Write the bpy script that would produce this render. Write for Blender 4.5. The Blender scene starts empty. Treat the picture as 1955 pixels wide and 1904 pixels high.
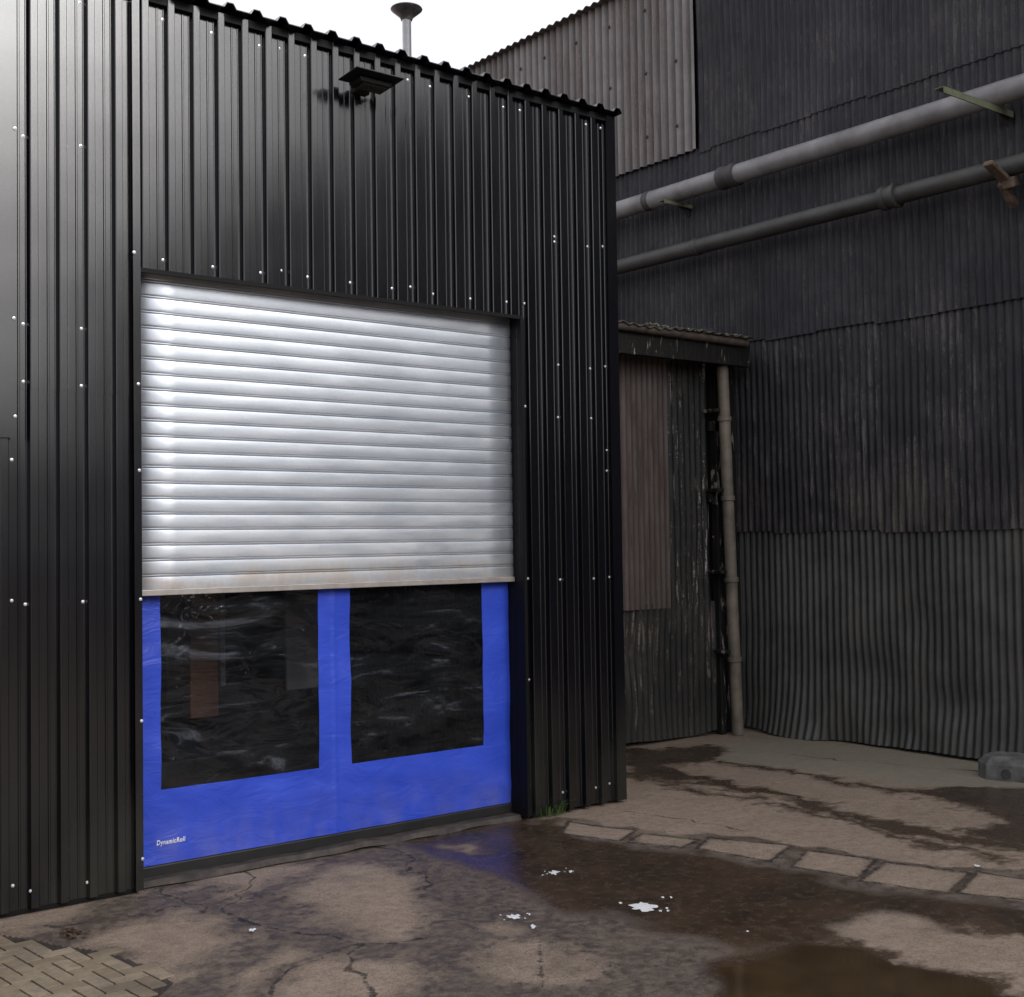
import bpy, bmesh, math, random
import numpy as np
from mathutils import Vector, Matrix
random.seed(4)
C = bpy.context.scene.collection
scene = bpy.context.scene

# ------------------------------------------------------------------ camera
FPX, CX, CY, H = 2450.0, 977.5, 952.0, 2.2
A, P, RL = math.radians(51.4), 0.0343, 0.015
Fh = Vector((math.cos(A), math.sin(A), 0))
Fw = (Fh*math.cos(P) + Vector((0, 0, math.sin(P)))).normalized()
Rh = Vector((math.sin(A), -math.cos(A), 0))
Uh = Rh.cross(Fw).normalized()
Rc = Rh*math.cos(RL) - Uh*math.sin(RL)
Uc = Rh*math.sin(RL) + Uh*math.cos(RL)
CAM = Vector((0, 0, H))
cd = bpy.data.cameras.new('camera')
cam = bpy.data.objects.new('camera', cd); C.objects.link(cam)
M = Matrix((Rc, Uc, -Fw)).transposed().to_4x4(); M.translation = CAM
cam.matrix_world = M
cd.sensor_fit = 'HORIZONTAL'; cd.sensor_width = 36; cd.lens = FPX/1955*36
cd.clip_start = 0.05; cd.clip_end = 2000
scene.camera = cam
def ray(px, py): return Fw + Rc*((px-CX)/FPX) - Uc*((py-CY)/FPX)
def fp(px, py, Y=8.0):
    r = ray(px, py); return CAM + r*(Y/r.y)
def rp(px, py, X):
    r = ray(px, py); return CAM + r*(X/r.x)
def gp(px, py, z=0.0):
    r = ray(px, py); return CAM + r*((z-H)/r.z)

# ------------------------------------------------------------------ node helpers
class G:
    def __init__(s, name):
        s.m = bpy.data.materials.new(name); s.m.use_nodes = True
        s.nt = s.m.node_tree; s.b = s.nt.nodes['Principled BSDF']; s.out = s.nt.nodes['Material Output']
        s.pos = s.n('ShaderNodeNewGeometry').outputs['Position']
    def n(s, t): return s.nt.nodes.new(t)
    def put(s, sock, v):
        if isinstance(v, bpy.types.NodeSocket): s.nt.links.new(v, sock)
        elif isinstance(v, (tuple, list)) and len(v) == 3 and sock.type == 'RGBA': sock.default_value = (*v, 1)
        else: sock.default_value = v
    def math(s, op, a, b=0.0, c=0.0, clamp=False):
        n = s.n('ShaderNodeMath'); n.operation = op; n.use_clamp = clamp
        s.put(n.inputs[0], a); s.put(n.inputs[1], b); s.put(n.inputs[2], c); return n.outputs[0]
    def vmul(s, v, k):
        n = s.n('ShaderNodeVectorMath'); n.operation = 'MULTIPLY'; s.put(n.inputs[0], v); n.inputs[1].default_value = k; return n.outputs[0]
    def noise(s, scale, detail=3, rough=.55, vec=None, dist=0.0):
        n = s.n('ShaderNodeTexNoise'); s.put(n.inputs['Vector'], vec if vec is not None else s.pos)
        n.inputs['Scale'].default_value = scale; n.inputs['Detail'].default_value = detail
        n.inputs['Roughness'].default_value = rough; n.inputs['Distortion'].default_value = dist; return n.outputs[0]
    def mr(s, v, a, b, c=0.0, d=1.0):
        n = s.n('ShaderNodeMapRange'); s.put(n.inputs[0], v)
        for i, x in enumerate((a, b, c, d)): s.put(n.inputs[i+1], x)
        return n.outputs[0]
    def mix(s, f, a, b, mode='MIX'):
        n = s.n('ShaderNodeMix'); n.data_type = 'RGBA'; n.blend_type = mode
        s.put(n.inputs[0], f); s.put(n.inputs[6], a); s.put(n.inputs[7], b); return n.outputs[2]
    def mixf(s, f, a, b):
        n = s.n('ShaderNodeMix'); n.data_type = 'FLOAT'
        s.put(n.inputs[0], f); s.put(n.inputs[2], a); s.put(n.inputs[3], b); return n.outputs[0]
    def attr(s, name):
        n = s.n('ShaderNodeAttribute'); n.attribute_name = name; return n.outputs['Fac']
    def xyz(s):
        n = s.n('ShaderNodeSeparateXYZ'); s.put(n.inputs[0], s.pos); return n.outputs
    def bump(s, h, strength=.3, dist=.01, normal=None):
        n = s.n('ShaderNodeBump'); s.put(n.inputs['Strength'], strength); n.inputs['Distance'].default_value = dist
        s.put(n.inputs['Height'], h)
        if normal is not None: s.put(n.inputs['Normal'], normal)
        return n.outputs[0]
    def set(s, **k):
        for kk, v in k.items(): s.put(s.b.inputs[{'color': 'Base Color', 'rough': 'Roughness', 'metal': 'Metallic', 'normal': 'Normal', 'spec': 'Specular IOR Level'}[kk]], v)
        return s.m

# ------------------------------------------------------------------ materials
def m_cladding():
    g = G('black_plastisol'); x, y, z = g.xyz()
    n = g.noise(1.3, 3); st = g.noise(1.0, 2, vec=g.vmul(g.pos, (2.5, 2.5, .9)))
    dirt = g.math('MULTIPLY', g.mr(z, 1.1, 0.0), g.mr(g.math('ADD', n, st), .8, 1.25))
    col = g.mix(g.math('MULTIPLY', dirt, .8), (.0022, .0024, .0042), (.026, .026, .018))
    fine = g.noise(230, 1); low = g.noise(.9, 1, vec=g.vmul(g.pos, (1, 1, 1.6)))
    nb = g.bump(g.math('ADD', low, g.math('MULTIPLY', fine, .04)), .25, .02)
    r = g.math('ADD', g.mr(st, .3, .7, .165, .205), g.math('MULTIPLY', dirt, .3))
    return g.set(color=col, rough=r, normal=nb, spec=g.mixf(dirt, 1.0, .4))
def m_trim():
    g = G('black_flashing'); n = g.noise(3, 2)
    return g.set(color=(.004, .004, .005), rough=g.mr(n, .3, .7, .55, .62), spec=.2)
def m_steel():
    g = G('galvanised_shutter'); x, y, z = g.xyz()
    n = g.noise(2.0, 4, .65, vec=g.vmul(g.pos, (1, 1, 5))); f = g.noise(55, 1); s = g.noise(1.0, 3, .6, vec=g.vmul(g.pos, (5, 1, 2.2)))
    col = g.mix(g.mr(n, .3, .7), (.68, .73, .80), (.80, .835, .89))
    col = g.mix(g.mr(f, .45, .75, 0, .12), col, (.50, .53, .57))
    d = g.math('MULTIPLY', g.mr(z, 2.55, 1.95), g.mr(g.math('ADD', n, s), .80, 1.3), clamp=True)
    d2 = g.math('MULTIPLY', g.mr(z, 2.12, 2.0), g.mr(g.math('ADD', s, n), .85, 1.2), clamp=True)
    col = g.mix(g.math('MULTIPLY', d, .45), col, (.52, .47, .43))
    col = g.mix(g.math('MULTIPLY', d2, .5), col, (.38, .28, .19))
    r = g.math('ADD', g.mr(n, .3, .7, .37, .43), g.math('MULTIPLY', d, .12))
    return g.set(color=col, metal=g.math('SUBTRACT', .82, g.math('MULTIPLY', d, .25)), rough=r, normal=g.bump(g.noise(3.0, 1, vec=g.vmul(g.pos, (1, 1, 2))), .08, .008))
def m_blue():
    g = G('blue_pvc_fabric'); x, y, z = g.xyz(); n = g.noise(2.2, 2)
    col = g.mix(g.mr(n, .3, .7), (.025, .062, .48), (.034, .078, .56))
    dirt = g.math('MULTIPLY', g.mr(z, .50, .05), g.mr(g.noise(6, 3, vec=g.vmul(g.pos, (1, 1, .5))), .35, .7), clamp=True)
    col = g.mix(g.math('MULTIPLY', dirt, .5), col, (.16, .16, .34))
    w = g.noise(1, 3, .6, vec=g.vmul(g.pos, (4, 1, 9)), dist=1.0)
    return g.set(color=col, rough=.38, normal=g.bump(w, .5, .016))
def m_pvc():
    g = G('clear_pvc'); nt = g.nt
    w = g.noise(1, 3, .5, vec=g.vmul(g.pos, (1.6, 1, 4.2)), dist=1.2); nb = g.bump(w, .8, .035)
    tr = g.n('ShaderNodeBsdfTransparent'); tr.inputs[0].default_value = (.52, .52, .54, 1)
    gl = g.n('ShaderNodeBsdfGlossy'); gl.inputs['Roughness'].default_value = .09; gl.inputs[0].default_value = (.9, .93, 1, 1); g.put(gl.inputs['Normal'], nb)
    fr = g.n('ShaderNodeFresnel'); fr.inputs[0].default_value = 1.5
    m1 = g.n('ShaderNodeMixShader'); g.put(m1.inputs[0], fr.outputs[0]); nt.links.new(tr.outputs[0], m1.inputs[1]); nt.links.new(gl.outputs[0], m1.inputs[2])
    df = g.n('ShaderNodeBsdfDiffuse'); df.inputs[0].default_value = (.24, .26, .30, 1)  # milky scuffs plus a pale haze standing in for soft grey reflections
    sc = g.noise(1, 5, .72, vec=g.vmul(g.pos, (1.3, 1, 6)), dist=.9); left = g.mr(g.xyz()[0], 5.6, 3.9, 0, .03)
    m2 = g.n('ShaderNodeMixShader'); g.put(m2.inputs[0], g.math('ADD', g.mr(g.math('ADD', sc, left), .40, .62, .012, .05), g.mr(g.math('ADD', sc, left), .60, .72, 0, .28)))
    nt.links.new(m1.outputs[0], m2.inputs[1]); nt.links.new(df.outputs[0], m2.inputs[2])
    nt.links.new(m2.outputs[0], g.out.inputs[0]); return g.m
def m_plain(name, c1, c2, rough=.6, scale=6, metal=0.0, bump=.2):
    g = G(name); n = g.noise(scale, 3, .6)
    return g.set(color=g.mix(g.mr(n, .3, .7), c1, c2), rough=rough, metal=metal, normal=g.bump(g.noise(scale*4, 1), bump, .005))
def m_corr(name, base, base2, rust, amt, rough=.65, zb=None, speck=0.0, green=0.0, axis='y', pale=(.13, .122, .118), th=.535, pt=.088, groove=.5):
    """weathered painted corrugated iron: blotches, run-down streaks, shade painted into the troughs, sheet to sheet variation"""
    g = G(name); x, y, z = g.xyz()
    k = (1.5, 6, .8) if axis == 'y' else (6, 1.5, .8)
    st = g.noise(1, 4, .72, vec=g.vmul(g.pos, k), dist=.6)
    fs = g.noise(1, 3, .75, vec=g.vmul(g.pos, (k[0]*5, k[1]*4, 2.0)), dist=.3)
    gr = g.noise(38, 3, .7)
    bg = g.noise(1.2, 4, .72)
    u = y if axis == 'y' else x
    wn = g.n('ShaderNodeTexWhiteNoise'); wn.noise_dimensions = '1D'; g.put(wn.inputs['W'], g.math('FLOOR', g.math('DIVIDE', u, .735)))
    col = g.mix(g.mr(bg, .40, .60), base, base2)
    v = g.math('ADD', g.math('ADD', g.math('MULTIPLY', st, .30), g.math('MULTIPLY', fs, .35)), g.math('ADD', g.math('MULTIPLY', bg, .25), g.math('MULTIPLY', gr, .10)))
    v = g.math('ADD', v, g.math('MULTIPLY', g.math('SUBTRACT', wn.outputs[0], .5), .06))
    if zb: v = g.math('ADD', v, g.mr(g.math('ADD', z, g.math('MULTIPLY', st, .9)), zb[0], zb[1], .045, -.03))
    col = g.mix(g.math('MULTIPLY', g.mr(v, .48-amt*.12, .56-amt*.12), .8), col, rust)
    if speck: col = g.mix(g.math('MULTIPLY', g.mr(g.math('ADD', g.math('ADD', g.math('MULTIPLY', fs, .55), g.math('MULTIPLY', gr, .20)), g.math('MULTIPLY', bg, .25)), th, th+.05), speck), col, pale)
    if green: col = g.mix(g.math('MULTIPLY', g.mr(z, green, 0.0), .5), col, (.060, .062, .048))
    col = g.mix(g.math('MULTIPLY', wn.outputs[0], .25), col, (.0, .0, .0))
    tr = g.mr(g.math('COSINE', g.math('MULTIPLY', u, 2*math.pi/pt)), .3, -1.0, 0, groove)  # valley mask: paints occlusion-like shade into the corrugation colour
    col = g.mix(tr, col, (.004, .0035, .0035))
    return g.set(color=col, rough=g.mr(fs, .3, .7, rough-.15, rough+.15), normal=g.bump(g.math('ADD', fs, gr), .4, .008))
def m_ground():
    g = G('yard_concrete'); D, W, K, U, SL = [g.attr(a) for a in ('dry', 'wet', 'crack', 'puddle', 'green')]
    n1 = g.noise(2.2, 5, .68); n2 = g.noise(13, 5, .72); n3 = g.noise(80, 4, .75)
    c = lambda v, k: g.math('MULTIPLY', g.math('SUBTRACT', v, .5), k)
    nn = g.math('ADD', g.math('ADD', c(n1, .42), c(n2, .46)), c(n3, .18))
    dm = g.mr(g.math('ADD', D, nn), -.08, .12)
    wm = g.mr(g.math('ADD', W, g.math('MULTIPLY', nn, .9)), -.06, .07)
    pm = g.mr(g.math('ADD', U, c(n2, .06)), -.012, .03)
    cm = g.mr(g.math('ADD', g.math('ADD', K, c(n2, .06)), c(n3, .05)), .014, .000)
    dry = g.mix(g.mr(n1, .3, .7), (.240, .175, .128), (.330, .253, .192))
    dry = g.mix(g.mr(n2, .42, .66, 0, .7), dry, (.165, .118, .087))
    dry = g.mix(g.mr(n3, .50, .66, 0, .5), dry, (.40, .325, .26))
    dry = g.mix(g.mr(n3, .45, .34, 0, .65), dry, (.085, .062, .047))
    dry = g.mix(g.math('MULTIPLY', SL, .5), dry, (.22, .22, .165))
    mud = g.mix(g.mr(n1, .35, .65), (.058, .042, .033), (.118, .087, .067))
    mud = g.mix(g.mr(n2, .45, .60, 0, .7), mud, (.178, .136, .104))
    mud = g.mix(g.mr(n3, .5, .62, 0, .6), mud, (.030, .022, .017))
    mud = g.mix(g.mr(n2, .44, .34, 0, .6), mud, (.030, .022, .017))
    col = g.mix(dm, mud, dry)
    wet = g.mix(g.mr(n1, .38, .62), (.020, .0125, .0085), (.056, .034, .021))
    wet = g.mix(g.mr(n2, .46, .60, 0, .5), wet, (.075, .050, .033))
    wet = g.mix(g.mr(n3, .5, .62, 0, .4), wet, (.085, .057, .038))
    col = g.mix(g.math('MULTIPLY', wm, .93), col, wet)
    col = g.mix(pm, col, g.mix(g.mr(n1, .4, .65), (.038, .023, .011), (.062, .039, .019)))
    col = g.mix(g.math('MULTIPLY', cm, .82), col, (.018, .014, .011))
    r = g.mixf(dm, g.mr(n2, .3, .7, .45, .85), .88)
    r = g.mixf(wm, r, g.mr(n2, .40, .64, .05, .36)); r = g.mixf(pm, r, .015)
    bs = g.mixf(wm, 1.0, .20); bs = g.mixf(pm, bs, .010)
    h = g.math('ADD', g.math('MULTIPLY', n2, .9), g.math('MULTIPLY', n3, .6)); h = g.math('ADD', h, g.math('MULTIPLY', dm, .25)); h = g.math('SUBTRACT', h, g.math('MULTIPLY', cm, .9))
    return g.set(color=col, rough=r, normal=g.bump(h, bs, .016))
def m_brick():
    g = G('paver_clay'); geo = g.n('ShaderNodeNewGeometry').outputs['Random Per Island']; n = g.noise(14, 4, .7); n2 = g.noise(2, 3)
    col = g.mix(geo, (.20, .155, .10), (.29, .235, .165)); col = g.mix(g.mr(n, .4, .68, 0, .65), col, (.13, .10, .074))
    col = g.mix(g.mr(n2, .50, .65, 0, .5), col, (.09, .07, .052))
    return g.set(color=col, rough=.85, normal=g.bump(g.noise(60, 3), .6, .006))
def m_tar(name, peel=.60):
    g = G(name)
    s = g.noise(1, 5, .75, vec=g.vmul(g.pos, (14, 3, 2.2)), dist=.8); s2 = g.noise(1, 4, .7, vec=g.vmul(g.pos, (40, 5, 3)))
    col = g.mix(g.mr(s2, .35, .7), (.005, .005, .005), (.018, .015, .014)); col = g.mix(g.mr(s, peel, peel+.04), col, (.26, .235, .21))
    return g.set(color=col, rough=.75, normal=g.bump(s2, .6, .01), spec=.3)
MT = dict(clad=m_cladding(), trim=m_trim(), steel=m_steel(), blue=m_blue(), pvc=m_pvc(), ground=m_ground(), brick=m_brick(), tar=m_tar('tarred_timber', .57), tar2=m_tar('tarred_fascia', .60),
    screw=m_plain('bright_screw', (.6, .6, .62), (.8, .8, .8), .3, metal=.5),
    rubber=m_plain('black_rubber', (.006, .006, .006), (.014, .013, .012), .55),
    sill=m_plain('dark_sill', (.020, .016, .013), (.070, .054, .043), .7, 9, bump=.5),
    bar=m_plain('aluminium_bar', (.34, .31, .29), (.46, .42, .38), .45, 9, .5),
    galv=m_plain('galvanised_flue', (.55, .57, .61), (.70, .71, .74), .35, 8, .7),
    cowl=m_plain('dark_cowl', (.06, .052, .055), (.20, .175, .165), .4, 9, .5),
    lamp=m_plain('lamp_housing', (.006, .006, .006), (.011, .011, .011), .4), lens=m_plain('lamp_glass', (.04, .04, .045), (.06, .06, .06), .12),
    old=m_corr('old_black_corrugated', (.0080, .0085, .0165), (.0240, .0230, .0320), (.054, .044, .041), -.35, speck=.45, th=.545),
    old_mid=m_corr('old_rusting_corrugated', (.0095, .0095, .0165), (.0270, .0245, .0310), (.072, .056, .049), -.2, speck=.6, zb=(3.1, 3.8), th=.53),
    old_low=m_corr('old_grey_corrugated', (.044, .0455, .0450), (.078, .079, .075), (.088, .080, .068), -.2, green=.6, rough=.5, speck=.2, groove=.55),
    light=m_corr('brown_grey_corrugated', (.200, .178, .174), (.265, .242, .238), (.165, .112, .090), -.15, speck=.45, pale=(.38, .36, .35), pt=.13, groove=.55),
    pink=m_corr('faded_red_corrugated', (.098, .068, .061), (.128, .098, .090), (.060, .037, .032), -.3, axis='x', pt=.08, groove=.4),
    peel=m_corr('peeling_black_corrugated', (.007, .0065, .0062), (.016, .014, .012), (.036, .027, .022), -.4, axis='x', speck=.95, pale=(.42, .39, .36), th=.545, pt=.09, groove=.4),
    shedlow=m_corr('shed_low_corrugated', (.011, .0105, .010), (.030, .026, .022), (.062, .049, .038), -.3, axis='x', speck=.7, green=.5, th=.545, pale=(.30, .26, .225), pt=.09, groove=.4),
    pipe=m_plain('grey_painted_pipe', (.12, .113, .115), (.24, .23, .232), .42, 3), pipe2=m_plain('dark_painted_pipe', (.026, .026, .025), (.055, .052, .048), .55, 3),
    collar=m_plain('pipe_collar', (.026, .023, .023), (.06, .052, .05), .6), rust=m_plain('rusty_iron', (.035, .022, .016), (.17, .12, .085), .8, 9),
    greenp=m_plain('green_mossy_steel', (.11, .12, .072), (.18, .195, .12), .75, 9),
    roll=m_plain('brown_eaves_roll', (.035, .028, .024), (.10, .075, .06), .8, 9),
    down=m_plain('weathered_downpipe', (.10, .092, .072), (.25, .20, .160), .55, 4),
    rock=m_plain('grey_rubble', (.05, .05, .049), (.15, .148, .14), .85, 9, bump=.6), dark=m_plain('dark_backing', (.005, .005, .005), (.009, .009, .009), .9),
    orange=m_plain('orange_timber', (.18, .07, .025), (.30, .13, .045), .6, 3), pale=m_plain('pale_board', (.26, .26, .26), (.36, .35, .34), .7),
    white=m_plain('white_mark', (.65, .67, .70), (.9, .9, .9), .3, 20), grass=m_plain('weed_green', (.05, .095, .02), (.10, .16, .045), .6),
    leaf=m_plain('dead_leaf', (.035, .022, .014), (.10, .06, .035), .8, 20), roofold=m_plain('old_roof_sheet', (.04, .035, .034), (.09, .074, .064), .8), brickwall=m_plain('dark_brick', (.035, .027, .023), (.06, .045, .038), .9))

# ------------------------------------------------------------------ mesh helpers
WL = {}
class MB:
    def __init__(s): s.v = []; s.f = []
    def add(s, vs, fs):
        o = len(s.v); s.v += [tuple(p) for p in vs]; s.f += [tuple(i+o for i in f) for f in fs]; return s
    def box(s, c, size, rot=None, taper=1.0):
        c = Vector(c); R = rot or Matrix.Identity(3); vs = []
        for z in (-1, 1):
            t = taper if z > 0 else 1
            for x, y in ((-1, -1), (1, -1), (1, 1), (-1, 1)): vs.append(c + R @ Vector((x*size[0]/2*t, y*size[1]/2*t, z*size[2]/2)))
        return s.add(vs, [(3, 2, 1, 0), (4, 5, 6, 7), (0, 1, 5, 4), (1, 2, 6, 5), (2, 3, 7, 6), (3, 0, 4, 7)])
    def bx(s, a, b): return s.box([(a[i]+b[i])/2 for i in range(3)], [abs(b[i]-a[i]) for i in range(3)])
    def lathe(s, p0, axis, prof, n=20):
        p0 = Vector(p0); ax = Vector(axis).normalized(); u = ax.orthogonal().normalized(); w = ax.cross(u); vs = []; fs = []
        for h, r in prof:
            for k in range(n):
                a = 2*math.pi*k/n; vs.append(p0 + ax*h + (u*math.cos(a)+w*math.sin(a))*r)
        for j in range(len(prof)-1):
            for k in range(n): k2 = (k+1) % n; fs.append((j*n+k, j*n+k2, (j+1)*n+k2, (j+1)*n+k))
        fs.append(tuple(range(n))[::-1]); fs.append(tuple((len(prof)-1)*n+k for k in range(n)))
        return s.add(vs, fs)
    def tube(s, a, b, r, n=16, r2=None):
        a = Vector(a); b = Vector(b); return s.lathe(a, b-a, [(0, r), ((b-a).length, r if r2 is None else r2)], n)
    def grid(s, us, vs_, fn, keep=None):
        vv = [fn(u, v) for v in vs_ for u in us]; n = len(us)
        return s.add(vv, [(j*n+i, j*n+i+1, (j+1)*n+i+1, (j+1)*n+i) for j in range(len(vs_)-1) for i in range(n-1) if keep is None or keep((us[i]+us[i+1])/2, (vs_[j]+vs_[j+1])/2)])
    def build(s, name, mat, parent=None, smooth=0, bevel=0, solid=0):
        me = bpy.data.meshes.new(name)
        if parent is None:
            xs, ys, zs = zip(*s.v); loc = Vector(((min(xs)+max(xs))/2, (min(ys)+max(ys))/2, min(zs)))
        else: loc = WL[parent.name]
        me.from_pydata([(x-loc.x, y-loc.y, z-loc.z) for x, y, z in s.v], [], s.f); me.update()
        if smooth:
            me.polygons.foreach_set('use_smooth', [True]*len(me.polygons)); me.set_sharp_from_angle(angle=math.radians(smooth))
        o = bpy.data.objects.new(name, me); C.objects.link(o); me.materials.append(MT[mat]); WL[o.name] = loc
        if parent is None: o.location = loc
        else: o.parent = parent
        if bevel: m = o.modifiers.new('b', 'BEVEL'); m.width = bevel; m.segments = 2; m.limit_method = 'ANGLE'
        if solid: m = o.modifiers.new('s', 'SOLIDIFY'); m.thickness = solid; m.offset = 0
        return o
def tag(o, label=None, cat=None, group=None, kind=None):
    for k, v in (('label', label), ('category', cat), ('group', group), ('kind', kind)):
        if v: o[k] = v
    return o
def thing(name, loc, label, cat, group=None):
    o = bpy.data.objects.new(name, None); C.objects.link(o); o.location = loc; WL[o.name] = Vector(loc); o.empty_display_size = .2
    return tag(o, label, cat, group)

rng = np.random.RandomState(3); TAB = rng.rand(8, 256, 256); TL = TAB.tolist()
def vn(x, y, k=0):
    xi = np.floor(x).astype(int); yi = np.floor(y).astype(int); fx = x-xi; fy = y-yi; fx = fx*fx*(3-2*fx); fy = fy*fy*(3-2*fy); T = TAB[k]
    a = T[xi & 255, yi & 255]; b = T[(xi+1) & 255, yi & 255]; c = T[xi & 255, (yi+1) & 255]; d = T[(xi+1) & 255, (yi+1) & 255]
    return (a*(1-fx)+b*fx)*(1-fy)+(c*(1-fx)+d*fx)*fy
def v1(x, y, k=0):
    xi = math.floor(x); yi = math.floor(y); fx = x-xi; fy = y-yi; fx = fx*fx*(3-2*fx); fy = fy*fy*(3-2*fy); T = TL[k]
    a = T[xi & 255]; b = T[(xi+1) & 255]; j = yi & 255; j2 = (yi+1) & 255
    return (a[j]*(1-fx)+b[j]*fx)*(1-fy)+(a[j2]*(1-fx)+b[j2]*fx)*fy

# ------------------------------------------------------------------ ground
def axis_pts(a, b, st, lo, hi): return np.array(lo + list(np.arange(a, b, st)) + hi)
xs = axis_pts(1.5, 12.0, .02, [-400, -150, -60, -25, -12, -6, -3, -1, 0, 1], [12.0, 13, 16, 22, 40, 100, 400])
ys = axis_pts(3.0, 10.6, .02, [-400, -150, -60, -25, -12, -6, -2, 0, 1.5, 2.5], [10.6, 12, 16, 25, 50, 120, 400])
XX, YY = np.meshgrid(xs, ys); qx = XX.ravel(); qy = YY.ravel(); NX, NY = len(xs), len(ys)
wx = qx + (vn(qx*2.2, qy*2.2, 0)-.5)*.26 + (vn(qx*7, qy*7, 1)-.5)*.16; wy = qy + (vn(qx*2.2, qy*2.2, 2)-.5)*.26 + (vn(qx*7, qy*7, 3)-.5)*.16
def segd(x, y, a, b):
    dx, dy = b[0]-a[0], b[1]-a[1]; t = np.clip(((x-a[0])*dx+(y-a[1])*dy)/(dx*dx+dy*dy+1e-9), 0, 1)
    return np.hypot(x-a[0]-t*dx, y-a[1]-t*dy)
def poly(pts, warp=True):
    W = [(gp(*p).x, gp(*p).y) for p in pts]; x, y = (wx, wy) if warp else (qx, qy)
    d = np.full(x.shape, 1e9); ins = np.zeros(x.shape, bool)
    for i in range(len(W)):
        a, b = W[i], W[(i+1) % len(W)]; d = np.minimum(d, segd(x, y, a, b))
        if a[1] != b[1]: ins ^= ((a[1] > y) != (b[1] > y)) & (x < (b[0]-a[0])*(y-a[1])/(b[1]-a[1])+a[0])
    return np.where(ins, d, -d)
def line(pts, warp=True):
    W = [(gp(*p).x, gp(*p).y) for p in pts]; x, y = (wx, wy) if warp else (qx, qy); d = np.full(x.shape, 1e9)
    for a, b in zip(W, W[1:]): d = np.minimum(d, segd(x, y, a, b))
    return d
muddy = poly([(60, 1775), (180, 1728), (272, 1702), (278, 1672), (600, 1610), (990, 1552), (1100, 1575), (1350, 1610), (1900, 1700), (2100, 1740), (2100, 1800), (1900, 1760), (1650, 1745), (1560, 1800), (1500, 2000), (200, 2000), (-100, 1830)])
dry = -muddy
patch = poly([(888, 1818), (950, 1797), (1030, 1790), (1110, 1803), (1170, 1838), (1140, 1865), (1060, 1882), (960, 1872), (900, 1842)], False)
for p in [[(150, 1785), (330, 1740), (450, 1750), (440, 1785), (400, 1815), (390, 1850), (330, 1862), (240, 1832), (150, 1803)],
          [(340, 1690), (440, 1652), (560, 1642), (600, 1652), (490, 1700), (450, 1722), (380, 1706)],
          [(610, 1655), (690, 1645), (760, 1675), (800, 1730), (790, 1770), (740, 1790), (690, 1785), (600, 1760), (570, 1705)],
          [(560, 1835), (700, 1812), (820, 1840), (845, 1880), (800, 1930), (560, 1930), (540, 1860)],
          [(410, 1865), (520, 1805), (570, 1812), (510, 1880), (430, 1930)],
          [(860, 1612), (900, 1606), (928, 1618), (890, 1624)],
          [(1650, 1748), (1800, 1760), (1955, 1800), (2050, 1850), (2000, 1885), (1800, 1845), (1670, 1800), (1630, 1775)],
          [(470, 1770), (500, 1765), (500, 1785), (475, 1790)], [(900, 1770), (960, 1755), (1000, 1770), (940, 1785)]]:
    dry = np.maximum(dry, poly(p))
dry = np.maximum(dry, np.minimum(patch, .06))
slabs = np.full(qx.shape, -9.0)
for p in [[(1085, 1566), (1215, 1584), (1182, 1604), (1072, 1588)], [(1225, 1590), (1335, 1602), (1300, 1616), (1200, 1606)], [(1352, 1598), (1512, 1612), (1470, 1642), (1330, 1618)],
          [(1540, 1622), (1672, 1640), (1640, 1674), (1512, 1652)], [(1690, 1645), (1852, 1664), (1812, 1704), (1640, 1680)], [(1866, 1662), (1990, 1680), (1960, 1716), (1826, 1704)]]:
    slabs = np.maximum(slabs, poly(p, False))
band = poly([(1060, 1562), (1220, 1578), (1360, 1592), (1540, 1612), (1700, 1638), (1870, 1655), (2010, 1672), (1990, 1722), (1820, 1712), (1640, 1690), (1460, 1652), (1320, 1628), (1180, 1612), (1060, 1596)])
dry = np.where(band > 0, np.minimum(dry, -.01), dry)
dry = np.maximum(dry, slabs*3.0)
wet = poly([(740, 1604), (990, 1562), (1065, 1568), (1075, 1592), (1200, 1610), (1330, 1624), (1510, 1660), (1640, 1690), (1820, 1716), (2050, 1745), (2050, 1810), (1830, 1765), (1660, 1745), (1600, 1795), (1450, 1800), (1250, 1775), (1120, 1735), (1000, 1700), (900, 1660), (820, 1625)])
for p in [[(1186, 1425), (1280, 1428), (1375, 1424), (1395, 1436), (1360, 1452), (1300, 1462), (1330, 1480), (1270, 1492), (1188, 1480)],
          [(1700, 1510), (1830, 1500), (1955, 1505), (2050, 1520), (2050, 1640), (1900, 1615), (1830, 1590), (1900, 1560), (1800, 1535)]]:
    wet = np.maximum(wet, poly(p))
for pts, w in [([(1190, 1455), (1320, 1485), (1480, 1515), (1640, 1560), (1800, 1595), (1990, 1635)], .13), ([(1380, 1455), (1560, 1482), (1720, 1508), (1850, 1510)], .09),
               ([(1190, 1478), (1350, 1512), (1500, 1540), (1660, 1575), (1780, 1612), (1930, 1650)], .06),
               ([(1270, 1490), (1400, 1500), (1560, 1545), (1660, 1560)], .07), ([(1330, 1620), (1345, 1600), (1200, 1590)], .03), ([(1515, 1650), (1530, 1618), (1350, 1598)], .03), ([(1640, 1680), (1680, 1643), (1530, 1618)], .03), ([(1820, 1708), (1862, 1662), (1700, 1642)], .03)]:
    wet = np.maximum(wet, w-line(pts))
pud = poly([(1340, 1925), (1400, 1862), (1480, 1818), (1560, 1797), (1640, 1802), (1700, 1832), (1800, 1862), (1890, 1886), (2010, 1925), (1900, 2050), (1500, 2050)])
wet = np.maximum(wet, pud+.12); wet = np.minimum(wet, -slabs*3)
for p in [[(860, 1612), (900, 1606), (928, 1618), (890, 1624)]]: wet = np.minimum(wet, -poly(p))
crack = np.full(qx.shape, 9.0)
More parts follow.
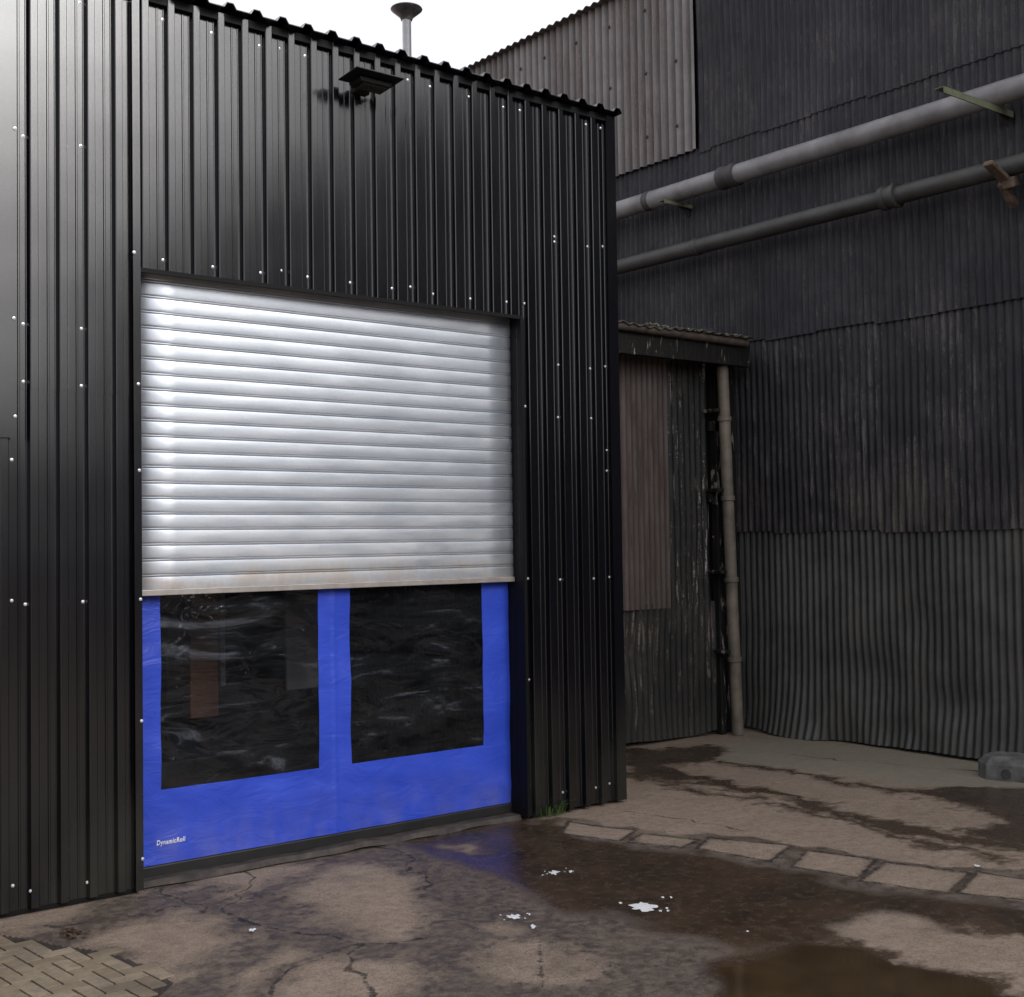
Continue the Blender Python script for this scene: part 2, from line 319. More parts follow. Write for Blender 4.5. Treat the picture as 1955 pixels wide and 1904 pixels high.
for pts in [[(280, 1690), (330, 1715), (400, 1738), (450, 1747), (520, 1770), (600, 1785), (690, 1796), (780, 1788)], [(690, 1796), (640, 1820), (560, 1850), (540, 1880), (545, 1930)],
            [(690, 1796), (700, 1850), (740, 1930)], [(450, 1747), (440, 1700), (480, 1660), (500, 1640)], [(-80, 1780), (150, 1762), (340, 1728)],
            [(800, 1700), (760, 1640), (700, 1612)], [(1190, 1540), (1300, 1560), (1420, 1590)], [(1960, 1480), (1700, 1458), (1500, 1440)]]:
    crack = np.minimum(crack, line(pts))
crack = np.minimum(crack, np.where(np.abs(slabs) < .1, np.abs(slabs)-.001, 9)); crack = np.minimum(crack, line([(1030, 1790), (1035, 1880)], False)+.007)
crack = np.minimum(crack, np.abs(patch)+.012)
pbm = poly([(-300, 1780), (0, 1783), (110, 1803), (200, 1815), (305, 1852), (325, 1875), (270, 1930), (0, 2200), (-600, 2200)], False); crack = np.where(pbm > -.02, -.01, crack)
green = np.clip(poly([(1270, 1440), (1480, 1405), (1900, 1450), (2050, 1480), (2050, 1530), (1700, 1490), (1400, 1460)])*4+.3, 0, 1)
zz = (vn(qx*1.3, qy*1.3, 4)-.5)*.012 + (vn(qx*5, qy*5, 5)-.5)*.006; fade = np.clip(1-np.clip(wet*8+.5, 0, 1), 0, 1)
innr = (qx > 1.6) & (qx < 12) & (qy > 3.1) & (qy < 10.5); zz = np.where(innr, (zz-.004)*fade, 0)-.004
zz = np.where(pbm > 0, -.010, zz)
me = bpy.data.meshes.new('ground'); co = np.stack([qx, qy, zz], 1).astype(np.float32)
ii, jj = np.meshgrid(np.arange(NX-1), np.arange(NY-1)); b0 = (jj*NX+ii).ravel(); quads = np.stack([b0, b0+1, b0+NX+1, b0+NX], 1)
me.vertices.add(len(co)); me.vertices.foreach_set('co', co.ravel()); nq = len(quads)
me.loops.add(nq*4); me.loops.foreach_set('vertex_index', quads.ravel().astype(np.int32)); me.polygons.add(nq)
me.polygons.foreach_set('loop_start', np.arange(0, nq*4, 4, dtype=np.int32)); me.polygons.foreach_set('use_smooth', [True]*nq); me.update(calc_edges=True)
for nm, arr in (('dry', dry), ('wet', wet), ('crack', crack), ('puddle', pud), ('green', green)):
    a = me.attributes.new(nm, 'FLOAT', 'POINT'); a.data.foreach_set('value', np.clip(arr, -3, 9).astype(np.float32))
me.materials.append(MT['ground']); og = bpy.data.objects.new('ground', me); C.objects.link(og)
tag(og, 'cracked wet and dry concrete yard with streams and a brown puddle', 'ground', kind='structure')

# herringbone paving
PB = [gp(*p) for p in [(-300, 1780), (0, 1783), (110, 1803), (200, 1815), (305, 1852), (325, 1875), (270, 1930), (0, 2200), (-600, 2200)]]
def inpoly(x, y, W):
    r = False
    for i in range(len(W)):
        a, b = W[i], W[(i+1) % len(W)]
        if (a.y > y) != (b.y > y) and x < (b.x-a.x)*(y-a.y)/(b.y-a.y)+a.x: r = not r
    return r
mb = MB(); cs = .095; ang = math.radians(4); R2 = Matrix.Rotation(ang, 3, 'Z')
for i in range(-80, 80):
    for j in range(-80, 80):
        k = (i-j) % 4
        if k == 0: c = ((i+1)*cs, (j+.5)*cs); sz = (2*cs-.010, cs-.010)
        elif k == 3: c = ((i+.5)*cs, (j+1)*cs); sz = (cs-.010, 2*cs-.010)
        else: continue
        p = R2 @ Vector((c[0], c[1], 0)); p += Vector((1.8, 5.6, 0))
        if not inpoly(p.x, p.y, PB): continue
        mb.box((p.x, p.y, -.0275+random.uniform(-.0010, .0010)), (*sz, .05), R2 @ Matrix.Rotation(random.uniform(-.008, .008), 3, 'Z'), taper=.99)
tag(mb.build('block_paving', 'brick', bevel=.002), 'buff herringbone block paving at the lower left', 'paving', kind='structure')

# ------------------------------------------------------------------ main building
XC = fp(1188, 1523).x; XD0 = fp(267, 1135).x; XD1 = fp(997, 1350).x; ZH = (fp(268, 514).z + fp(995, 605).z)/2
ZR = 5.84; YF = 8.0; XL = -4.0; YB = 12.6
PT = .18; PH = fp(50, 700).x - .100; DEP = .042
KN = [(0, 0), (.045, 0), (.049, .004), (.057, .004), (.061, 0), (.092, 0), (.096, .004), (.100, .004), (.112, DEP-.003), (.117, DEP), (.158, DEP), (.162, DEP-.004)]
def prof(x):
    t = (x-PH) % PT
    k = KN + [(PT-.006, 0), (PT, 0)]
    for (a, ya), (b, yb) in zip(k, k[1:]):
        if a <= t <= b: return ya+(yb-ya)*(t-a)/(b-a)
    return 0
def clad(a, b, z0, z1, axis='x', at=8.0, sgn=-1):
    xs = [a]; n = math.floor((a-PH)/PT)
    while PH+n*PT < b:
        for t in [k[0] for k in KN]+[PT-.006]:
            x = PH+n*PT+t
            if a+1e-4 < x < b-1e-4: xs.append(x)
        n += 1
    xs.append(b); mb = MB()
    if axis == 'x': mb.grid(xs, [z0, z1], lambda x, z: (x, at+sgn*prof(x), z))
    else: mb.grid(xs, [z0, z1], lambda x, z: (at+sgn*prof(x), x, z))
    return mb
B = thing('metal_clad_building', (XC-2, 10, 0), 'new black metal clad unit with half raised silver roller shutter', 'building')
def wallpart(mb, lab=None, nm='cladding_panel'):
    o = mb.build(nm, 'clad', B, solid=.0015)
    if lab: o['label'] = lab
zs = fp(150, 738).z
wallpart(clad(XL, XD0, 0.03, zs), 'ribbed black cladding left of the door, lower sheet'); wallpart(clad(XL, XD0, zs-.04, ZR, at=7.9965), 'ribbed black cladding left of the door, upper sheet')
wallpart(clad(XD0, XD1, ZH, ZR, at=7.9965), 'ribbed black cladding above the shutter')
wallpart(clad(XD1, XC-.06, 0.02, ZR), 'ribbed black cladding right of the door')
wallpart(clad(YF+.02, YB, 0, ZR-.05, 'y', XC-.05, 1), 'ribbed black end wall', 'side_wall')
MB().bx((XL, YB, 0), (XC-.05, YB+.05, ZR-.3)).build('back_wall', 'dark', B)
MB().bx((XL-.05, YF, 0), (XL, YB, ZR-.1)).build('side_wall', 'clad', B)
MB().bx((XL, YF-.005, .0), (XD0-.03, YF+.06, .03)).build('base_rail', 'trim', B)
mb = MB(); mb.bx((XC-.10, YF-.050, .02), (XC+.006, YF-.047, ZR)); mb.bx((XC+.003, YF-.0465, .02), (XC+.006, YF+.12, ZR)); mb.build('corner_flashing', 'clad', B)
mb = MB(); mb.bx((XD0-.055, YF-.051, .02), (XD0-.005, YF-.048, ZR-.05)); mb.bx((XD0-.008, YF-.0475, .02), (XD0-.005, YF+.16, ZH)); mb.build('door_flashing', 'clad', B)
mb = MB(); mb.bx((XD1+.004, YF-.049, .02), (XD1+.03, YF-.046, ZH)); mb.bx((XD1+.001, YF-.0455, .02), (XD1+.004, YF+.3, ZH)); mb.build('door_flashing', 'trim', B)
mb = MB(); mb.bx((XD0-.004, YF-.0385, ZH-.004), (XD1, YF+.3, ZH-.001)); mb.bx((XD0-.004, YF-.049, ZH-.03), (XD1, YF-.046, ZH-.001)); mb.build('head_flashing', 'trim', B)
MB().bx((fp(-60, 400, 7.94).x-.6, 7.935, fp(20, 836, 7.94).z), (fp(30, 700, 7.94).x, 7.94, ZR-.05)).build('overlap_sheet', 'clad', B)['label'] = 'flat black sheet at the far left edge'
def roofz(y): return ZR+.012 - (y-7.88)*.05
hd = {}; n = 0
while XL+n*.2 < XC+.02:
    for t, h in [(0, 0), (.055, 0), (.078, .036), (.125, .036), (.148, 0)]:
        if XL+n*.2+t <= XC+.02: hd[XL+n*.2+t] = h
    n += 1
mb = MB(); mb.grid(sorted(hd), [7.87, YB+.1], lambda x, y: (x, y, roofz(y)+hd[x])); mb.build('roof', 'clad', B, solid=.006)
MB().bx((XL, YF-.045, ZR-.05), (XC, YF+.02, ZR+.005)).build('eaves_filler', 'trim', B)
sc = [(22, 251), (44, 261), (154, 279), (20, 611), (44, 619), (155, 628), (44, 729), (155, 737), (22, 797), (258, 735), (22, 878), (260, 899), (22, 1147), (48, 1154), (158, 1149), (262, 1144), (264, 1375), (266, 1637), (24, 1691), (55, 1699), (165, 1684), (250, 485), (152, 6),
      (311, 497), (406, 510), (497, 521), (536, 517), (587, 529), (668, 540), (748, 551), (783, 548), (826, 562), (897, 571), (966, 577), (1000, 580), (310, 38), (404, 63), (495, 88), (533, 93), (582, 107), (778, 153), (820, 166), (893, 186), (960, 205), (992, 211),
      (1118, 238), (1146, 245), (1058, 452), (1058, 462), (1121, 471), (1150, 471), (1065, 697), (1126, 704), (1155, 700), (1065, 797), (1128, 799), (1002, 776), (1158, 860), (1158, 899), (1007, 1105), (1069, 1107), (1133, 1105), (1163, 1102), (1009, 1298), (1010, 1500), (1074, 1513), (1137, 1504), (1163, 1496)]
for px, py in sc:
    p = fp(px, py); xx = p.x; d = prof(xx)
    if XD0-.055 < xx < XD0: d = .051
    if XD1 < xx < XD1+.03: d = .049
    if xx > XC-.1: d = .050
    if px < 27 and py < 840: d = .066
    MB().lathe((xx, YF-d-.001, p.z), (0, -1, 0), [(0, .0105), (.004, .0105), (.0045, .007), (.008, .006), (.0095, .002)], 10).build('screw', 'screw', B, smooth=40)
# shutter
YS = YF+.09; ZB = (fp(268, 1128, YS).z + fp(985, 1100, YS).z)/2; XSR = fp(990, 1105, YS).x
pitch = (ZH+.06-ZB)/21
pr = [(0, .000), (.02, .0030), (.10, .0040), (.30, .0052), (.50, .0055), (.70, .0050), (.790, .0042), (.798, .000), (.806, -.015), (.836, -.015), (.843, .001), (.88, .0030), (.94, .0030), (.955, -.001), (.961, -.015), (.990, -.015)]
zl = [ZB+(k+t)*pitch for k in range(21) for t, _ in pr]; hl = {ZB+(k+t)*pitch: h for k in range(21) for t, h in pr}
mb = MB(); xs_ = list(np.linspace(XD0+.0, XSR, 12)); mb.grid(xs_, zl, lambda x, z: (x, YS-hl[z], z))
SH = mb.build('roller_shutter', 'steel', B, smooth=30, solid=.001); SH['label'] = 'silver slatted roller shutter rolled half way down'
MB().bx((XD0, YS-.020, ZB-.040), (XSR, YS+.02, ZB)).build('bottom_bar', 'bar', SH, bevel=.004)
MB().bx((XD0-.004, YS-.035, .02), (XD0+.004, YS+.045, ZH-.006)).build('guide_rail', 'trim', B)
MB().bx((XSR+.001, YS-.025, .02), (XD1-.001, YS+.045, ZH-.006)).build('guide_rail', 'trim', B)
# fabric door
YC = YF+.16
W = [(fp(307, 1300, YC).x, fp(608, 1300, YC).x), (fp(669, 1300, YC).x, fp(922, 1300, YC).x)]
ZW = (fp(310, 1508, YC).z+fp(925, 1423, YC).z)/2; ZC = (fp(275, 1652, YC).z+fp(970, 1536, YC).z)/2; ZT = ZB+.25
XA, XZ = XD0-.003, fp(978, 1300, YC).x
mc = (W[0][1]+W[1][0])/2
def fold(x, z):
    b = math.sin(z*9+x*1.3)*.003 + (v1(x*3, z*5, 6)-.5)*.016 + (v1(x*9+z*6, z*7, 7)-.5)*.008
    if z < ZW: b += (v1(x*2.2+z*3, z*11+x*2, 3)-.5)*.010
    mid = abs(x-mc); b -= .006*max(0, 1-mid/.02)
    return YC + b
def sub(a, b, st=.03): return list(np.linspace(a, b, max(2, int((b-a)/st)+1)))
gx = sorted(set(sub(XA, W[0][0], .02)+sub(*W[0], .03)+sub(W[0][1], W[1][0], .015)+sub(*W[1], .03)+sub(W[1][1], XZ, .02))); gz = sorted(set(sub(ZC, ZW, .025)+sub(ZW, ZT, .03)))
mb = MB(); mb.grid(gx, gz, lambda x, z: (x, fold(x, z), z), keep=lambda x, z: not (z > ZW and any(a < x < b for a, b in W)))
FD = mb.build('fabric_door', 'blue', B, smooth=80); FD['label'] = 'blue fabric curtain door behind the shutter'
for wi, (a, b) in enumerate(W):
    mb = MB(); mb.grid(sub(a-.008, b+.008), sub(ZW-.008, ZT), lambda x, z: (x, fold(x, z)+.004, z)); o = mb.build('clear_window', 'pvc', FD, smooth=60); o['label'] = ['left', 'right'][wi]+' clear window of the blue curtain'
MB().bx((XA, YC-.01, .03), (XZ, YC+.03, ZC-.003)).build('bottom_seal', 'rubber', FD, bevel=.008)
mb = MB(); mb.grid(sub(XA, XD1, .06), [YF+.03, YF+.055, YF+.12, YF+.26], lambda x, y: (x, y+(v1(x*5, y*9, 2)-.5)*.04*(y < YF+.1), (0 if y < YF+.04 else .035)+(v1(x*4, y*4, 1)-.5)*.012)); mb.build('door_sill', 'sill', B, smooth=50)
MB().bx((XZ+.001, YC-.015, .0), (XD1, YC+.06, ZB+.2)).build('guide_rail', 'trim', B)
p = fp(326, 1606, YC); lw = .20
cu = bpy.data.curves.new('lettering', 'FONT'); cu.body = 'DynamicRoll'; cu.size = .05; cu.align_x = 'CENTER'; cu.align_y = 'CENTER'; cu.extrude = .0004; cu.offset = .0008; cu.shear = .15; cu.space_character = 1.12
to = bpy.data.objects.new('lettering_curve', cu); C.objects.link(to); bpy.context.view_layer.update()
tm = bpy.data.meshes.new_from_object(to.evaluated_get(bpy.context.evaluated_depsgraph_get())); bpy.data.objects.remove(to)
wv = max(v.co.x for v in tm.vertices)-min(v.co.x for v in tm.vertices); s_ = lw/wv
loc = WL[FD.name]
for v in tm.vertices:
    X_, Z_ = p.x+v.co.x*s_, p.z+v.co.y*s_*1.25; v.co = Vector((X_, fold(X_, Z_)-.004-v.co.z, Z_))-loc
tm.materials.clear(); tm.materials.append(MT['white']); lo = bpy.data.objects.new('lettering', tm); C.objects.link(lo); lo.parent = FD
def inner(name, x0, x1, y0, y1, Y, dy, mat, label, cat):
    a = fp(x0, y0, Y); b = fp(x1, y1, Y); MBx = MB().bx((a.x, Y, max(0, b.z)), (b.x, Y+dy, a.z+.3)); tag(MBx.build(name, mat, bevel=.01), label, cat)
inner('timber_post', 362, 418, 1100, 1368, 9.4, .14, 'orange', 'orange timber post seen through the left clear window', 'post')
inner('pale_board', 420, 432, 1100, 1310, 9.5, .05, 'pale', 'narrow pale board beside the orange post indoors', 'board')
inner('pale_partition', 545, 640, 1100, 1310, 9.8, .05, 'pale', 'pale partition seen at the right of the left window', 'partition')
inner('pale_cabinet', 318, 360, 1100, 1335, 10.0, .05, 'pale', 'pale cabinet left of the orange post indoors', 'cabinet')

p = fp(684, 170, 7.93); T = thing('floodlight', (p.x, 7.93, p.z), 'black floodlight with wide visor high above the roller shutter', 'light')
Rt = Matrix.Rotation(math.radians(-4), 3, 'X')
MB().box((p.x, 7.93-.18, p.z+.02), (.40, .26, .010), Rt).build('visor', 'lamp', T, bevel=.003)
MB().box((p.x+.02, 7.93-.14, p.z-.012), (.25, .15, .036), Rt, taper=1.12).build('housing', 'lamp', T, bevel=.008)
MB().box((p.x+.02, 7.93-.142, p.z-.033), (.20, .11, .005), Rt).build('glass', 'lens', T)
mb = MB(); mb.bx((p.x-.04, 7.90, p.z-.035), (p.x+.08, 7.97, p.z+.01)); mb.tube((p.x+.02, 7.92, p.z-.01), (p.x+.02, 7.82, p.z-.005), .015); mb.build('bracket', 'lamp', T, bevel=.004)
Yq = 10.5; t = fp(776, 14, Yq); T = thing('flue_pipe', (t.x, Yq, roofz(Yq)), 'slim galvanised flue with a wide cowl rising behind the eaves', 'chimney'); hq = t.z-roofz(Yq)+.05
MB().lathe((t.x, Yq, roofz(Yq)-.05), (0, 0, 1), [(0, .045), (hq-.14, .045), (hq-.13, .052), (hq-.06, .052)], 20).build('pipe', 'galv', T, smooth=40)
MB().lathe((t.x, Yq, t.z-.135), (0, 0, 1), [(0, .056), (.03, .068), (.075, .12), (.105, .155), (.112, .160), (.122, .155), (.135, .10), (.14, .02)], 28).build('cowl', 'cowl', T, smooth=50)
MB().lathe((t.x, Yq, roofz(Yq)), (0, 0, 1), [(0, .14), (.05, .12), (.12, .062)], 20).build('flashing_collar', 'rubber', T, smooth=40)

# ------------------------------------------------------------------ old building at right
XR = 11.4; Y0, Y1 = -16.0, 18.0; ZT0 = 9.2
O = thing('corrugated_warehouse', (14, 6, 0), 'tall old black corrugated iron warehouse with rust streaks', 'building')
def corr(a, b, z0, z1, at, axis='y', amp=.0125, pt=.088, nz=1, warp=None, ns=8):
    us = list(np.arange(a, b, pt/ns)); zs = list(np.linspace(z0, z1, nz+1)); mb = MB()
    def f(u, z):
        d = -amp*math.cos(2*math.pi*u/pt); w = warp(u, z) if warp else (0, 0)
        return (at+d+w[0], u, z+w[1]) if axis == 'y' else (u, at+d+w[0], z+w[1])
    return mb.grid(us, zs, f)
def crump(u, z):
    k = max(0, 1-z/.8)**2; k2 = max(0, 1-z/2.3)
    near = math.exp(-((u-9.3)/.45)**2); dent = math.exp(-((u-8.2)/.35)**2-((z-.75)/.3)**2)*.8+.9*math.exp(-((u-7.3)/.3)**2-((z-.5)/.2)**2)+.7*math.exp(-((u-7.7)/.2)**2-((z-1.3)/.25)**2)
    return (-(v1(u*1.6, z*1.5, 1)-.30)*.12*k - near*.12*k - (v1(u*1.1+5, z*1.6, 2)-.5)*.06*k2+dent*.05+(v1(u*5, z*5, 3)-.5)*.05*k, (v1(u*1.3, 3.3, 3)-.35)*.09*k)
ZL1 = 2.31; ZL2 = 4.5; ZL3 = rp(1338, 288, XR).z; YL = rp(1338, 288, XR).y
def slow(u, z): return ((v1(u*.9, z*.9, 5)-.5)*.035, (v1(math.floor(u/.735)*1.7, 1.5, 6)-.5)*.06)
VI = 4.5
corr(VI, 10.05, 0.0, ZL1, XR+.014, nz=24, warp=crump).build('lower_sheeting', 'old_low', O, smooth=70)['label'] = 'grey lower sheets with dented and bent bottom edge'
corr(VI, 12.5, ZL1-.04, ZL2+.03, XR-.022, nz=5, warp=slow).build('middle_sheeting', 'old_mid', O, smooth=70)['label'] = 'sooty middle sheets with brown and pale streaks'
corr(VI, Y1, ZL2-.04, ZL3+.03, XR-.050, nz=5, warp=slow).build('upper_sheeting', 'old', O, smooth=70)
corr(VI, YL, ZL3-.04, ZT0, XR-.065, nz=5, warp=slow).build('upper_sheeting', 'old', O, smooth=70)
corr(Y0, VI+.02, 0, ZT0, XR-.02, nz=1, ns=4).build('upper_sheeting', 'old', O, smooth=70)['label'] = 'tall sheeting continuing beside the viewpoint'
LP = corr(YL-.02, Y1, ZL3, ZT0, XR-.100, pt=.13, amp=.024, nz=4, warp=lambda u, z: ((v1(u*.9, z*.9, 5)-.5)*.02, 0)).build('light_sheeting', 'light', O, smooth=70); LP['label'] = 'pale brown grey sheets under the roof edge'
for Yb in np.arange(YL+.15, YL+5.2, .62):
    for zb in (ZL3+.35, ZL3+1.15, ZL3+1.95):
        yb = (math.floor(Yb/.13)+1.0)*.13
        MB().lathe((XR-.100-.024-.006, yb, zb), (-1, 0, 0), [(0, .024), (.012, .022), (.018, .012), (.022, .003)], 8).build('bolt', 'collar', LP)
MB().bx((XR+.09, Y0, 0), (XR+.15, Y1, ZT0-.05)).build('inner_wall', 'dark', O)
mb = MB(); mb.bx((XR+.16, Y0-.05, 0), (20, Y0, ZT0)); mb.bx((XR+.16, Y1, 0), (20, Y1+.05, ZT0)); mb.bx((20, Y0, 0), (20.05, Y1, ZT0)); mb.build('far_walls', 'roofold', O)
mb = MB(); us = list(np.arange(Y0-.1, Y1+.1, .025)); mb.grid(us, [XR-.22, 20.2], lambda u, x: (x, u, ZT0+.02+(x-XR)*.12+.018*math.cos(2*math.pi*u/.15))); mb.build('roof', 'roofold', O, smooth=60, solid=.008)
def wallpipe(z, X, r, mat, name, label, joints, cm):
    T = thing(name, (X, 4, z-r), label, 'pipe')
    MB().tube((X, Y0+1, z), (X, 17.5, z), r, 28).build('pipe_run', mat, T, smooth=50)
    for (yj, w, rr) in joints:
        MB().lathe((X, yj-w/2, z), (0, 1, 0), [(0, r+.002), (.01, r+rr), (w*.3, r+rr), (w*.35, r+rr*.6), (w*.65, r+rr*.6), (w*.7, r+rr), (w-.01, r+rr), (w, r+.002)], 28).build('joint_collar', cm, T, smooth=35)
    return T
XP = XR-.32
z1 = (rp(1170, 408, XP).z+rp(1955, 161, XP).z)/2; z2 = (rp(1175, 516, XP).z+rp(1955, 305, XP).z)/2
T1 = wallpipe(z1, XP, .112, 'pipe', 'wall_pipe', 'light grey upper pipe running along the warehouse wall', [(rp(1393, 340, XP).y, .26, .022), (rp(1240, 385, XP).y, .10, .008)], 'collar')
T2 = wallpipe(z2, XP, .092, 'pipe2', 'wall_pipe', 'dark grey lower pipe running along the warehouse wall', [(rp(1700, 367, XP).y, .20, .035), (rp(1330, 470, XP).y, .10, .01)], 'pipe2')
zz_ = z1-.116
for y, out, hh in ((gp(1800, 170, zz_).y, .90, .06), (gp(1270, 384, zz_).y, .22, .04)):
    mb = MB(); mb.bx((XP-out, y-.05, zz_-.006), (XR-.06, y+.05, zz_)); mb.bx((XP-out, y-.05, zz_-hh), (XR-.06, y-.044, zz_-.006)); mb.build('angle_bracket', 'greenp', T1)
    mb = MB(); mb.add([(XP+.05, y, zz_-.01), (XR-.05, y, zz_-.01), (XR-.05, y, zz_-.14), (XP+.05, y+.02, zz_-.01), (XR-.05, y+.02, zz_-.01), (XR-.05, y+.02, zz_-.14)], [(0, 1, 2), (5, 4, 3), (0, 2, 5, 3), (0, 3, 4, 1), (1, 4, 5, 2)]); mb.build('gusset', 'collar', T1)
y = rp(1925, 345, XP).y; zz_ = z2-.092
mb = MB(); mb.box((XP-.15, y, zz_+.0), (.42, .10, .05), Matrix.Rotation(.35, 3, 'Y')); mb.box((XP+.08, y+.05, zz_-.14), (.30, .07, .09), Matrix.Rotation(.7, 3, 'Y')); mb.box((XP+.0, y-.03, zz_-.06), (.14, .12, .10), Matrix.Rotation(-.3, 3, 'Y')); mb.build('rusty_bracket', 'rust', T2, bevel=.015)

# ------------------------------------------------------------------ shed
YSH = 10.0
S = thing('lean_to_shed', (9.6, 11, 0), 'small tarred lean to shed between the two buildings', 'shed')
zf1 = fp(1178, 625, 9.65).z; zf0 = fp(1178, 673, 9.65).z; XF = min(fp(1433, 690, 9.65).x, XR-.08)
xa, xb, xc_, xd = fp(1182, 900, YSH).x, fp(1271, 900, YSH).x, fp(1350, 900, YSH).x, fp(1366, 900, YSH).x; zl = fp(1230, 1155, YSH).z
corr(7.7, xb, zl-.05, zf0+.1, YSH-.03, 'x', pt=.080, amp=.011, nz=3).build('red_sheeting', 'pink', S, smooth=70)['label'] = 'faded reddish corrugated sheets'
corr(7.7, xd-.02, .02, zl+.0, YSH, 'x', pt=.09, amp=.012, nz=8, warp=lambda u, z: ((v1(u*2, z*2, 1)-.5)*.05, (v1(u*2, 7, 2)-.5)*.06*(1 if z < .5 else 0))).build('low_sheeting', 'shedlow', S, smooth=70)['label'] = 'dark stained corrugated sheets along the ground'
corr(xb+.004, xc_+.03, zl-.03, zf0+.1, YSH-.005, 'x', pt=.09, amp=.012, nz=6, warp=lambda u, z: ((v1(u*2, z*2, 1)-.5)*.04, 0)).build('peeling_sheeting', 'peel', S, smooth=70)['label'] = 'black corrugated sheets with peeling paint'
MB().box((xd-.02, YSH-.03, (zf0+.05)/2), (.09, .09, zf0+.05)).build('corner_post', 'tar', S, bevel=.006)
MB().bx((xd+.06, YSH-.0, 0), (XR-.08, YSH+.03, zf0+.1)).build('infill_panel', 'tar2', S)
for py in (815, 950):
    p = fp(1356, py, YSH); MB().box((p.x, YSH-.05, p.z), (.16, .05, .12), Matrix.Rotation(.05, 3, 'Y')).build('wooden_cleat', 'tar', S, bevel=.006)
MB().bx((7.7, 9.65, zf0), (XF, 9.73, zf1)).build('fascia_board', 'tar2', S, bevel=.006)
MB().bx((7.7, 9.732, zf0+.06), (XR-.08, YSH+.05, zf0+.09)).build('soffit_board', 'tar2', S)
mb = MB(); us = list(np.arange(7.7, XF-.05, .0125)); mb.grid(us, [9.56, 12.6], lambda u, y: (u, y, zf1+.045+(y-9.56)*.06+.012*math.cos(2*math.pi*u/.15)+(v1(u*3, 1, 1)-.5)*.04)); mb.build('roof', 'roofold', S, smooth=60, solid=.012)
MB().tube((7.7, 9.62, zf1+.02), (XF-.1, 9.62, zf1-.005), .045, 12).build('eaves_roll', 'roll', S, smooth=50)
MB().bx((7.7, YSH+.12, 0), (XR-.08, YSH+.16, zf0+.1)).build('inner_wall', 'dark', S)
mb = MB()
for k in range(60):
    u = random.uniform(9.5, XF-.1); c = Vector((u, 9.57+random.uniform(0, .05), zf1+.055+random.uniform(0, .015))); s0 = random.uniform(.008, .024)
    mb.box(c, (s0*1.4, s0, s0*.8), Matrix.Rotation(random.random()*3, 3, Vector((random.random(), random.random(), 1)).normalized()))
tag(mb.build('moss', 'greenp', None), 'green moss tufts along the shed roof edge', 'moss', kind='stuff')
YP = 9.80; a = fp(1379, 700, YP); b = fp(1409, 1404, YP); b.z = .0
T = thing('downpipe', b, 'weathered iron downpipe fixed at the corner of the shed', 'pipe')
MB().tube(a, b, .066, 20).build('pipe_run', 'down', T, smooth=50)
for py in (790, 942, 1098, 1250):
    tt = (py-700)/704; c = a.lerp(b, tt); MB().lathe((c.x, c.y, c.z-.035), (b-a), [(0, .068), (.006, .080), (.05, .080), (.056, .068)], 20).build('pipe_collar', 'down', T, smooth=35)
    MB().bx((c.x-.17, c.y+.0, c.z+.01), (c.x-.06, c.y+.16, c.z+.05)).build('fixing_lug', 'tar', T, bevel=.004)

# ------------------------------------------------------------------ small things
def blob(px, py, w, h, seed):
    c = gp(px, py); r = random.Random(seed); n = 22; vs = []; mb = MB()
    dr = (gp(px+10, py)-gp(px-10, py)); k = dr.length/20; u = dr.normalized(); v = Vector((-u.y, u.x, 0)); kv = (gp(px, py-4)-gp(px, py+4)).length/8
    for i in range(n):
        a_ = 2*math.pi*i/n; rr = r.uniform(.40, 1.05); vs.append(c+u*math.cos(a_)*w/2*k*rr+v*math.sin(a_)*h/2*kv*rr+Vector((0, 0, .001)))
    vs.append(c+Vector((0, 0, .003))); mb.add(vs, [(i, (i+1) % n, n) for i in range(n)]); return mb
for i, (x, y, w, h, lab) in enumerate([(1228, 1731, 62, 20, 'largest white mark on the wet concrete, below the second slab'), (1058, 1666, 26, 10, 'small white mark in the wet patch nearest the building corner'), (1090, 1664, 12, 5, 'tiny white fleck just right of the small mark near the building corner'),
        (982, 1750, 34, 12, 'white mark beside the dry patch in the middle foreground'), (1018, 1769, 16, 9, 'little white mark just below the middle foreground one'), (481, 1776, 16, 8, 'white mark on the dry patch left of centre'), (1865, 1653, 12, 6, 'white mark on the slabs at the far right'), (1427, 1778, 8, 4, 'tiny white mark on the concrete above the brown puddle')]):
    o = tag(blob(x, y, w, h, i).build('white_mark', 'white'), lab, 'splash', 'white marks on the yard')  # irregular flat white marks lying on the concrete
    if w > 24:
        for q_ in range(6): blob(x+random.choice((-1, 1))*random.uniform(w*.5, w*.9), y+random.uniform(-h, h), w*.13, h*.22, i*9+q_).build('fleck', 'white', o)
def tuft(px, py, n, hgt, name, label, spread=.12):
    c = gp(px, py); mb = MB()
    for k in range(n):
        a_ = random.random()*6.28; r0 = random.random()*spread; b_ = c+Vector((math.cos(a_)*r0*1.6, math.sin(a_)*r0*.4, -.005)); ln = random.uniform(.5, 1)*hgt; d = Vector((math.cos(a_), math.sin(a_), 0)); w_ = Vector((-d.y, d.x, 0))*.004
        m1 = b_+Vector((0, 0, ln*.6))+d*ln*.25; e = b_+Vector((0, 0, ln*.75))+d*ln*.7
        mb.add([b_-w_, b_+w_, m1+w_*.8, m1-w_*.8, e], [(0, 1, 2, 3), (3, 2, 4)])
    tag(mb.build(name, 'grass'), label, 'weed')
tuft(1058, 1554, 110, .16, 'weed_tuft', 'green weed tuft at the foot of the black cladding')
mb = MB()
